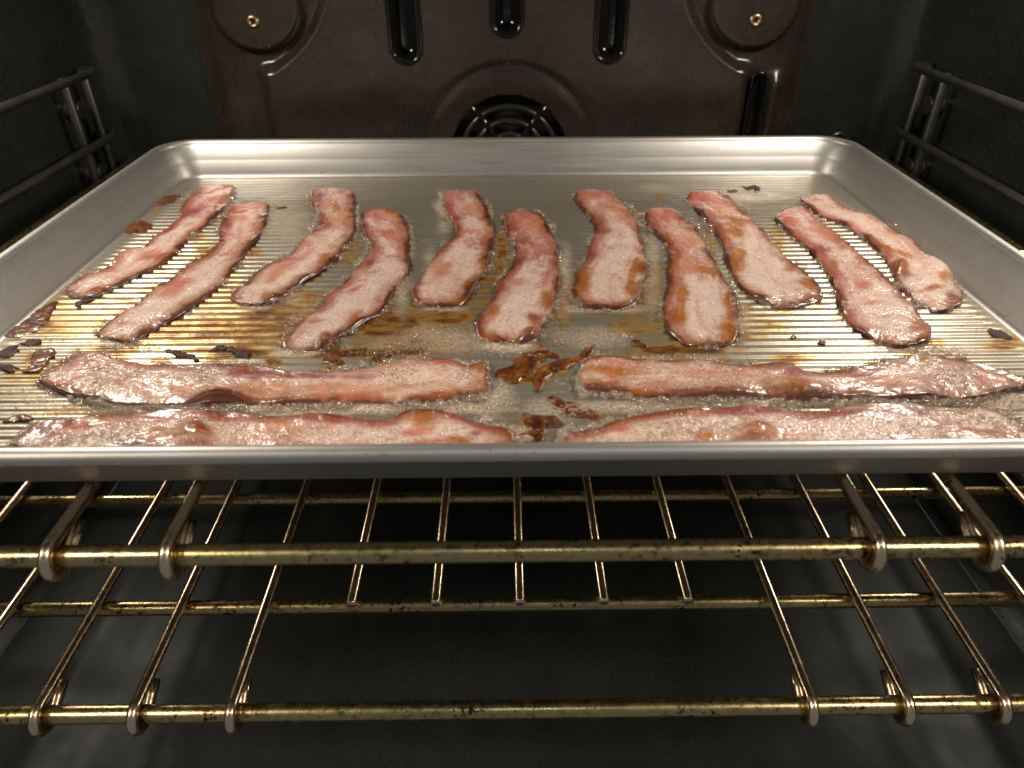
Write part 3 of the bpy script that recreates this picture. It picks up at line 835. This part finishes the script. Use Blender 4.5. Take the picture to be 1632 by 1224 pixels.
SURF = []
for si, (pairs, patches, opt, label) in enumerate(STRIPS):
    wp = []
    for x1, y1, x2, y2 in pairs:
        a_ = at(x1, y1, 0.0022); b_ = at(x2, y2, 0.0012)
        wp.append((a_[0], max(a_[1], 0.0195), b_[0], max(b_[1], 0.0185)))
    wp = np.array(wp)
    mid = (wp[:, :2] + wp[:, 2:]) / 2
    length = np.linalg.norm(np.diff(mid, axis=0), axis=1).sum()
    nu = int(length / 0.00062) + 2
    nv = 58
    E_ = spline(wp, nu)
    Lp, Rp = E_[:, :2], E_[:, 2:]
    # gentle uneven rind
    s = np.linspace(0, length, nu)
    wl = (fbm(s * 60, s * 0 + si * 3.1, 31, 4) - 0.5) * 0.0024
    wr = (fbm(s * 75, s * 0 + si * 5.7, 37, 4) - 0.5) * 0.0024
    wid = np.linalg.norm(Rp - Lp, axis=1)
    dirv = (Rp - Lp) / np.maximum(wid, 1e-6)[:, None]
    Lp = Lp + dirv * wl[:, None] * np.minimum(1, wid / 0.01)[:, None]; Rp = Rp + dirv * wr[:, None] * np.minimum(1, wid / 0.01)[:, None]
    endt = np.minimum(s, length - s)
    er_ = np.where(s < length / 2, 0.0075, 0.0045); k_ = np.clip(endt / er_, 0, 1); k_ = np.sqrt(1 - (1 - k_) ** 2) * 0.68 + 0.32
    cm = (Lp + Rp) / 2
    Lp = cm + (Lp - cm) * k_[:, None]; Rp = cm + (Rp - cm) * k_[:, None]
    v1 = np.linspace(0, 1, nv)
    v1 = 0.5 - 0.5 * np.cos(np.pi * v1) * 0.35 + (v1 - 0.5) * 0.65      # a little denser at the rind
    PX = Lp[:, None, 0] * (1 - v1) + Rp[:, None, 0] * v1
    PY = Lp[:, None, 1] * (1 - v1) + Rp[:, None, 1] * v1
    U = np.broadcast_to(s[:, None], PX.shape); V = np.broadcast_to(v1, PX.shape)
    W_ = np.linalg.norm(Rp - Lp, axis=1)[:, None]
    dl = V * W_; dr = (1 - V) * W_
    d0 = np.broadcast_to(s[:, None], PX.shape); d1 = length - d0
    jag = (fbm(PX * 420, PY * 420, 51, 3) - 0.5) * 0.0012
    # cross profile and waviness
    ed = np.minimum(np.minimum(dl, dr), np.minimum(d0, d1))
    prof = np.sqrt(np.clip(1 - (1 - np.clip(ed / 0.0014, 0, 1)) ** 2, 0, 1))
    wave = 0.0008 * np.sin(U * 170 + si * 1.7 + 5 * fbm(U * 30, V * 2, 55 + si, 2)) * (0.25 + 0.9 * np.abs(2 * V - 1) ** 2) + 0.0022 * (fbm(PX * 70, PY * 70, 60 + si, 3) - 0.5)
    fold = np.zeros_like(PX)
    # colours
    warp1 = fbm(PX * 130, PY * 130, 71, 4) - 0.5
    warp2 = fbm(PX * 480, PY * 480, 73, 3) - 0.5
    warp3 = fbm(U * 95, dl * 520, 75 + si, 4) - 0.5
    crm = opt.get('cream', 0.35)
    wet_ = opt.get('wet', 0)
    low = fbm(U * 26, dl * 95, 80 + si, 4)
    mid_ = fbm(PX * 150, PY * 150, 81 + si, 4)
    dith = fbm(PX * 1100, PY * 700, 83, 2)
    cen = 1 - np.abs(2 * V - 1) ** 2
    base = np.array((0.40, 0.165, 0.130)) * (1 - mid_[..., None]) + np.array((0.49, 0.255, 0.215)) * mid_[..., None]
    foamm = sstep(0.40, 0.70, low * 0.55 + cen * 0.30 + 0.28 * (U / length) * (1 - wet_) + 0.15 * wet_ + crm * 0.25 - 0.10 + 0.30 * (dith - 0.5) + 0.35 * (mid_ - 0.5))
    fcol = FOAM_A * (1 - mid_[..., None]) + FOAM_B * mid_[..., None]
    C = base * (1 - 0.92 * foamm[..., None]) + fcol * 0.92 * foamm[..., None]
    # lean that shows through along the left hand side, and faint lengthwise streaks
    stk = sstep(0.54, 0.74, fbm(U * 22, dl * 260, 90 + si, 4)) * 0.40
    C = C * (1 - stk[..., None]) + np.array(PAL['s']) * stk[..., None]
    lean = (1 - sstep(0.0005, 0.0085, dl + 0.006 * (fbm(U * 40, dl * 90, 92 + si, 4) - 0.5))) * sstep(0.34, 0.60, fbm(s[:, None] * 24 + 0 * dl, 0 * dl + si * 2.3, 93, 3)) * (0.75 + 0.2 * wet_)
    C = C * (1 - lean[..., None]) + np.array((0.27, 0.050, 0.060)) * lean[..., None]
    pk = opt.get('pink', 0) * 1.3 * sstep(0.55, 0.0, U / length) * sstep(0.25, 0.60, fbm(U * 45, dl * 120, 95 + si, 3))
    C = C * (1 - pk[..., None]) + np.array((0.50, 0.150, 0.105)) * pk[..., None]
    C = np.clip(C, 0, 1) ** np.array((1.08, 1.15, 1.13))
    froth = np.clip(0.25 + 0.75 * foamm - 0.4 * stk - 0.6 * pk - 0.6 * lean, 0.05, 1)
    for t_, x_, y_, rx_, ry_, ang in patches:
        c0 = at(x_, y_, 0.003)
        ca, sa = math.cos(math.radians(ang)), math.sin(math.radians(ang))
        gsc = 1.12 if t_ == 'o' else 1.0
        rx_, ry_ = rx_ * (1.22 + 0.1 * wet_) * gsc, ry_ * (1.22 + 0.25 * wet_) * gsc
        e1 = at(x_ + rx_ * ca, y_ + rx_ * sa, 0.003) - c0
        e2 = at(x_ - ry_ * sa, y_ + ry_ * ca, 0.003) - c0
        A = np.linalg.inv(np.array([[e1[0], e2[0]], [e1[1], e2[1]]]))
        dx, dy = PX - c0[0], PY - c0[1]
        q = np.hypot(A[0, 0] * dx + A[0, 1] * dy, A[1, 0] * dx + A[1, 1] * dy) + 1.0 * warp1 + 0.45 * warp2 + 0.8 * warp3
        soft = 0.70 if t_ in 'ofbr' else 0.90
        wgt = (1 - sstep(1.05 - soft, 1.05 + soft * 0.45, q)) * (0.93 if t_ in 'ofbr' else 0.90)
        col = np.array(PAL[t_]) * (0.72 + 0.56 * fbm(PX * 260, PY * 260, 99, 3))[..., None]
        if t_ in 'of':
            col = col * (0.45 + 0.55 * sstep(0.0004, 0.0060, ed + 3 * jag))[..., None]
        C = C * (1 - wgt[..., None]) + col * wgt[..., None]
        froth = froth * (1 - 0.85 * wgt)
        if t_ == 'f':
            fold += 0.0036 * (1 - sstep(0.2, 1.35, q - 1.0 * warp1 - 0.45 * warp2 - 0.8 * warp3))
        elif t_ in 'ob':
            fold += 0.0006 * (1 - sstep(0.3, 1.3, q))
    # browned rind
    gate = sstep(0.30, 0.60, fbm(PX * 55, PY * 55, 101 + si, 3))
    for dist_, amt, wd in ((dl, min(1.0, opt.get('eL', .4) + 0.18), 1.1), (dr, opt.get('eR', .8), 1.25), (d0, opt.get('e0', .2), 1.2), (d1, opt.get('e1', .8), 1.7)):
        if dist_ is dl or dist_ is dr:      # the rounded corners belong to the ends
            n1 = 1 - sstep(0.003, 0.011, d1); n0 = 1 - sstep(0.002, 0.008, d0)
            amt = amt * (1 - n1) + max(amt, opt.get('e1', .8)) * n1
            amt = amt * (1 - n0) + opt.get('e0', .35) * n0
            wd = wd * (1 - n1) + 1.6 * n1
        g_ = np.clip(gate * 0.8 + amt * 0.75 - 0.15, 0, 1)
        e_ = dist_ / wd + jag * 2.0 + 0.0035 * (gate - 0.75) * -0.6
        w1 = (1 - sstep(0.0016, 0.0072, e_ + 0.0035 * warp3)) * np.clip(g_ * 1.2, 0, 1) * amt
        C = C * (1 - w1[..., None] * 0.85) + np.array((0.28, 0.082, 0.009)) * w1[..., None] * 0.85
        w2 = (1 - sstep(0.0008, 0.0029, e_ + 0.0016 * warp3)) * np.clip(g_ * 1.5, 0, 1) * np.minimum(1, amt * 1.25) * (1 - 0.30 * wet_)
        C = C * (1 - w2[..., None]) + np.array((0.090, 0.021, 0.011)) * w2[..., None]
        froth = froth * (1 - 0.8 * np.maximum(w1, w2))
    rim_red = (1 - sstep(0.0002, 0.0013, ed + 0.5 * jag)) * 0.75
    C = C * (1 - rim_red[..., None]) + np.array((0.14, 0.032, 0.018)) * rim_red[..., None]
    grain = (fbm(PX * 900, PY * 900, 111, 2) - 0.5)
    top = 0.0014 + 0.0008 * opt.get('wet', 0)
    Zs = 0.0003 + prof * (top + np.clip(wave, -0.0010, 0.003) + fold + 0.0005 * (froth - 0.4)) + 0.0003 * grain * prof
    Zs = np.maximum(Zs, 0.0002)
    C = np.clip(C, 0, 1)
    nvert = nu * nv
    v = np.concatenate([np.stack([PX, PY, Zs], -1).reshape(-1, 3), np.stack([PX[:, 0], PY[:, 0], 0 * PX[:, 0] - 0.0001], -1), np.stack([PX[:, -1], PY[:, -1], 0 * PX[:, 0] - 0.0001], -1)])
    f = [tuple(reversed(q)) for q in grid_faces(nu, nv)]
    for i in range(nu - 1):
        f.append((i * nv, nvert + i, nvert + i + 1, (i + 1) * nv)[::-1])
        f.append((i * nv + nv - 1, (i + 1) * nv + nv - 1, nvert + nu + i + 1, nvert + nu + i)[::-1])
        f.append((nvert + i, nvert + nu + i, nvert + nu + i + 1, nvert + i + 1)[::-1])
    me = mesh('bacon_strip', v, f)
    cols = np.ones((len(v), 4), np.float32)
    cols[:nvert, :3] = C.reshape(-1, 3)
    cols[nvert:, :3] = (0.1, 0.03, 0.02)
    ca_ = me.color_attributes.new('Col', 'FLOAT_COLOR', 'POINT')
    ca_.data.foreach_set('color', cols.reshape(-1))
    fa = me.attributes.new('froth', 'FLOAT', 'POINT')
    fv = np.zeros(len(v), np.float32); fv[:nvert] = froth.reshape(-1)
    fa.data.foreach_set('value', fv)
    tag(obj('bacon_strip', me, M['bacon']), label, 'bacon', 'bacon strips frying on the tray')
    SURF.append((PX, PY, Zs, froth, ed, Lp, Rp, opt, length))

# ------------------------------------------------------------------ bubbles
BUB = []
for PX, PY, Zs, froth, ed, Lp, Rp, opt, length in SURF:
    wet = opt.get('wet', 0)
    area = length * np.linalg.norm(Rp - Lp, axis=1).mean() * 1e6
    n = int(area * (1.5 if wet else 0.16))
    ii = rng.integers(0, PX.shape[0], n); jj = rng.integers(2, PX.shape[1] - 2, n)
    dens = sstep(0.42, 0.62, fbm(PX[ii, jj] * 60, PY[ii, jj] * 60, 131, 3)) * 0.8 + 0.2
    for i, j, dn in zip(ii, jj, dens):
        if rng.random() < dn * (0.12 + 0.88 * froth[i, j] ** 1.5):
            r = (0.00036 + 0.00070 * rng.random() ** 2.2) if wet else (0.00026 + 0.0004 * rng.random() ** 2.5)
            BUB.append((PX[i, j], PY[i, j], Zs[i, j] - r * 0.2, r))
    # a froth of larger bubbles hugging the edges
    for P_, sgn in ((Lp, 1), (Rp, -1)):
        nE = int(length * 1000 * (7.0 if wet else 2.2))
        dirv = (Rp - Lp); dirv = dirv / np.maximum(np.linalg.norm(dirv, axis=1), 1e-6)[:, None]
        for q in range(nE):
            i = rng.integers(0, len(P_))
            if vnoise(P_[i, 0] * 110, P_[i, 1] * 110, 141) < 0.40:
                continue
            off = -sgn * abs(rng.normal(0.0002, 0.0019 if wet else 0.0012))
            r = 0.00030 + 0.0008 * rng.random() ** 2.2
            if rng.random() < 0.03:
                r = 0.0013 + 0.0009 * rng.random()
            p_ = P_[i] + dirv[i] * off
            BUB.append((p_[0], p_[1], 0.0006 + 0.3 * r, r))
    for P_, Q_ in ((Lp[0], Rp[0]), (Lp[-1], Rp[-1])):
        for q in range(26):
            t = rng.random(); p_ = P_ * (1 - t) + Q_ * t + rng.normal(0, 0.0010, 2)
            r = 0.0003 + 0.0008 * rng.random() ** 2
            BUB.append((p_[0], p_[1], 0.0006 + 0.3 * r, r))
# patches of froth on the open grease (pixel centre, half size, count)
for bx, by, b1, b2, n in [(950, 540, 60, 18, 500), (700, 540, 80, 22, 600), (820, 562, 60, 8, 220), (560, 652, 230, 8, 1100), (800, 640, 30, 20, 250), (250, 650, 110, 8, 500),
                          (150, 645, 60, 10, 220), (90, 650, 70, 12, 120), (1330, 642, 110, 6, 420), (1180, 637, 70, 4, 240), (1600, 640, 40, 20, 420), (1000, 650, 70, 10, 300),
                          (1500, 560, 60, 8, 260), (1440, 552, 60, 8, 180), (1330, 520, 90, 40, 160), (1560, 500, 50, 30, 80), (480, 560, 40, 8, 160), (210, 552, 50, 8, 260),
                          (640, 470, 20, 40, 160), (890, 500, 15, 50, 160), (1040, 470, 12, 50, 120), (620, 560, 80, 14, 300), (300, 540, 140, 14, 160), (80, 560, 70, 40, 120), (40, 640, 50, 30, 90),
                          (1400, 400, 20, 20, 60), (440, 350, 30, 40, 60), (820, 690, 30, 12, 90), (900, 610, 30, 30, 60)]:
    for q in range(n):
        a, rr_ = rng.random() * 6.283, rng.random() ** 0.6
        x_, y_ = bx + b1 * rr_ * math.cos(a), by + b2 * rr_ * math.sin(a)
        p_ = at(x_, y_, 0.0006)
        if abs(p_[0]) > TW / 2 - 0.019 or p_[1] < 0.0185:
            continue
        r = 0.00022 + 0.00045 * rng.random() ** 3
        BUB.append((p_[0], p_[1], 0.0006 + 0.25 * r, r))
BUB = np.array(BUB)
seg, rings = 8, 4
uv = [(0, 0, 1.0)]
for a in range(1, rings + 1):
    th = math.radians(112) * a / rings
    for k in range(seg):
        ph = 2 * math.pi * (k + 0.5 * a) / seg
        uv.append((math.sin(th) * math.cos(ph), math.sin(th) * math.sin(ph), math.cos(th)))
uv = np.array(uv)
fc = [(0, 1 + k, 1 + (k + 1) % seg) for k in range(seg)]
for a in range(rings - 1):
    for k in range(seg):
        p0, p1 = 1 + a * seg + k, 1 + a * seg + (k + 1) % seg
        fc.append((p0, p0 + seg, p1 + seg, p1))
VV = (BUB[:, None, :3] + uv[None] * BUB[:, None, 3:4]).reshape(-1, 3)
nb = len(uv)
FF = [tuple(q + i * nb for q in t) for i in range(len(BUB)) for t in fc]
tag(obj('grease_bubbles', mesh('grease_bubbles', VV, FF), M['bubble']), 'tiny clear bubbles of grease frothing over the bacon', 'bubbles', kind='stuff')

# ------------------------------------------------------------------ browned residue stuck to the tray
RES = [
 # path in photograph pixels, half widths in mm, material, label
 ([(234, 328), (258, 318), (278, 312), (288, 313)], [2.0, 4.5, 3.6, 1.2], 'residue', 'amber residue flake by the far left corner of the tray'),
 ([(212, 347), (215, 358), (222, 370)], [1.6, 5.0, 3.2], 'residue', 'small amber residue chip at the left end of the ribs near the tray wall'),
 ([(88, 478), (62, 503), (38, 522), (4, 533)], [1.4, 3.4, 4.2, 2.4], 'residue', 'long brown smear of residue running to the left tray wall'),
 ([(36, 548), (52, 544), (66, 541)], [1.0, 1.9, 0.8], 'char', 'thin charred splinter of residue near the left tray wall'),
 ([(2, 556), (18, 559), (30, 557)], [2.4, 3.0, 1.0], 'char', 'charred residue crumb at the left picture edge above the round one'),
 ([(2, 588), (10, 584), (17, 580)], [3.2, 3.8, 1.6], 'char', 'round charred residue lump at the left picture edge'),
 ([(74, 553), (66, 568), (60, 582), (34, 592)], [2.4, 2.6, 2.4, 1.0], 'residue', 'crooked brown residue beside the left end of the front bacon'),
 ([(2, 671), (30, 664), (52, 665)], [1.0, 1.4, 0.9], 'residue', 'thin brown residue streak close to the rim at the left'),
 ([(124, 493), (131, 478), (152, 476)], [0.7, 1.3, 0.8], 'char', 'hook shaped charred residue at the near end of the leftmost strip'),
 ([(820, 608), (816, 597), (838, 577), (866, 562), (893, 568)], [3.0, 3.6, 3.2, 2.4, 1.0], 'residue', 'curved amber residue smear in the centre gap, left one of two'),
 ([(856, 622), (861, 602), (877, 587), (903, 576), (927, 569), (941, 554), (955, 548)], [1.2, 1.9, 2.0, 1.9, 1.3, 1.5, 1.3], 'residue', 'long winding brown residue ribbon touching the right front strip'),
 ([(877, 629), (891, 643), (911, 645), (927, 645)], [1.3, 2.0, 1.6, 0.9], 'residue', 'short brown residue stick in the centre gap below the ribbon'),
 ([(893, 662), (911, 652), (930, 656), (962, 670)], [1.0, 1.9, 2.2, 0.8], 'residue', 'arched brown residue piece in the centre gap near the rim'),
 ([(834, 676), (850, 672), (866, 667), (890, 664)], [3.5, 4.5, 1.6, 0.8], 'residue', 'broad dark residue patch right behind the front rim in the centre'),
 ([(846, 684), (852, 694), (868, 700)], [4.2, 3.2, 1.0], 'residue', 'brown residue foot dipping behind the front rim in the centre'),
 ([(866, 678), (882, 673), (899, 674)], [1.2, 1.8, 1.2], 'char', 'dark oval residue drop between the centre patch and the right strip'),
 ([(1574, 528), (1590, 530), (1614, 538)], [1.2, 2.4, 1.2], 'char', 'charred residue flake by the right tray wall'),
 ([(1186, 302), (1199, 300), (1214, 301)], [2.0, 4.6, 2.0], 'char', 'dark residue spot at the far right behind the bacon'),
 ([(1160, 305), (1176, 303)], [1.4, 2.0], 'char', 'smaller dark residue spot left of the far right one'),
 ([(590, 572), (608, 568), (626, 565)], [0.8, 1.4, 0.9], 'residue', 'brown residue sliver just above the left front strip'),
 ([(262, 556), (290, 564), (318, 573)], [0.6, 1.0, 0.6], 'char', 'thin charred thread along the far edge of the left front strip'),
 ([(330, 560), (352, 553), (378, 560), (398, 572)], [0.8, 1.3, 1.5, 0.9], 'char', 'wavy charred residue between the second strip and the front row'),
 ([(1004, 541), (1016, 545), (1032, 551)], [0.6, 1.5, 0.6], 'residue', 'slim brown residue shaving left of the widest strip'),
 ([(440, 331), (458, 330)], [1.0, 1.4], 'char', 'small black residue crumb between the second and third strips'),
 ([(540, 558), (532, 572), (548, 580)], [2.0, 2.2, 1.0], 'residue', 'brown residue blob under the curled corner of the fourth strip'),
 ([(1262, 537), (1268, 535)], [0.9, 0.9], 'residue', 'tiny reddish residue dot on the bright ribs at the right'),
 ([(1308, 546), (1314, 542)], [0.8, 0.9], 'residue', 'tiny brown residue dot right of the reddish one'),
]
for ri, (px, hw, mat, lab) in enumerate(RES):
    pts = np.array([at(x, y, 0.0008)[:2] for x, y in px])
    arr = np.concatenate([pts, np.array(hw)[:, None] * 0.0015, np.zeros((len(pts), 1))], 1)
    L_ = np.linalg.norm(np.diff(pts, axis=0), axis=1).sum()
    n = max(24, int(L_ / 0.00028))
    sp = spline(arr, n)
    tgt = np.gradient(sp[:, :2], axis=0); tgt /= np.linalg.norm(tgt, axis=1)[:, None]
    nr = np.stack([-tgt[:, 1], tgt[:, 0]], -1)
    s = np.linspace(0, L_, n); et = np.minimum(s, L_ - s)
    cap = np.sqrt(1 - (1 - np.clip(et / (0.25 * L_ + 1e-9), 0, 1)) ** 2) * 0.8 + 0.2
    jf, ja = (170, 1.1) if mat == 'residue' else (620, 2.8)
    wl = sp[:, 2] * cap * np.clip(1.0 + ja * (fbm(s * jf, s * 0 + ri, 151, 4) - 0.5), 0.15, 2); wr = sp[:, 2] * cap * np.clip(1.0 + ja * (fbm(s * jf, s * 0 + ri + 50, 153, 4) - 0.5), 0.15, 2)
    nvv = 13
    vv = np.linspace(-1, 1, nvv)
    Q = sp[:, None, :2] + nr[:, None, :] * np.where(vv[None, :, None] < 0, vv[None, :, None] * wl[:, None, None], vv[None, :, None] * wr[:, None, None])
    thick = 0.0010 * sstep(0.3, 0.7, fbm(Q[..., 0] * 330, Q[..., 1] * 330, 161 + ri, 3))
    zz = 0.0002 + ((0.00035 if mat == 'residue' else 0.00045) + (0.40 if mat == 'residue' else 0.22) * thick) * (1 - vv[None] ** 6) * np.clip(cap[:, None] * 1.3 - 0.2, 0.1, 1)
    Q[..., 1] = np.maximum(Q[..., 1], 0.0185)
    me = mesh('burnt_residue', np.concatenate([Q, zz[..., None]], -1).reshape(-1, 3), grid_faces(n, nvv))
    bm = bmesh.new(); bm.from_mesh(me)
    bmesh.ops.recalc_face_normals(bm, faces=bm.faces)
    if sum(f_.normal.z for f_ in bm.faces) < 0:
        bmesh.ops.reverse_faces(bm, faces=bm.faces)
    bm.to_mesh(me); bm.free()
    tag(obj('burnt_residue', me, M[mat]), lab, 'residue', 'browned bits stuck to the tray')
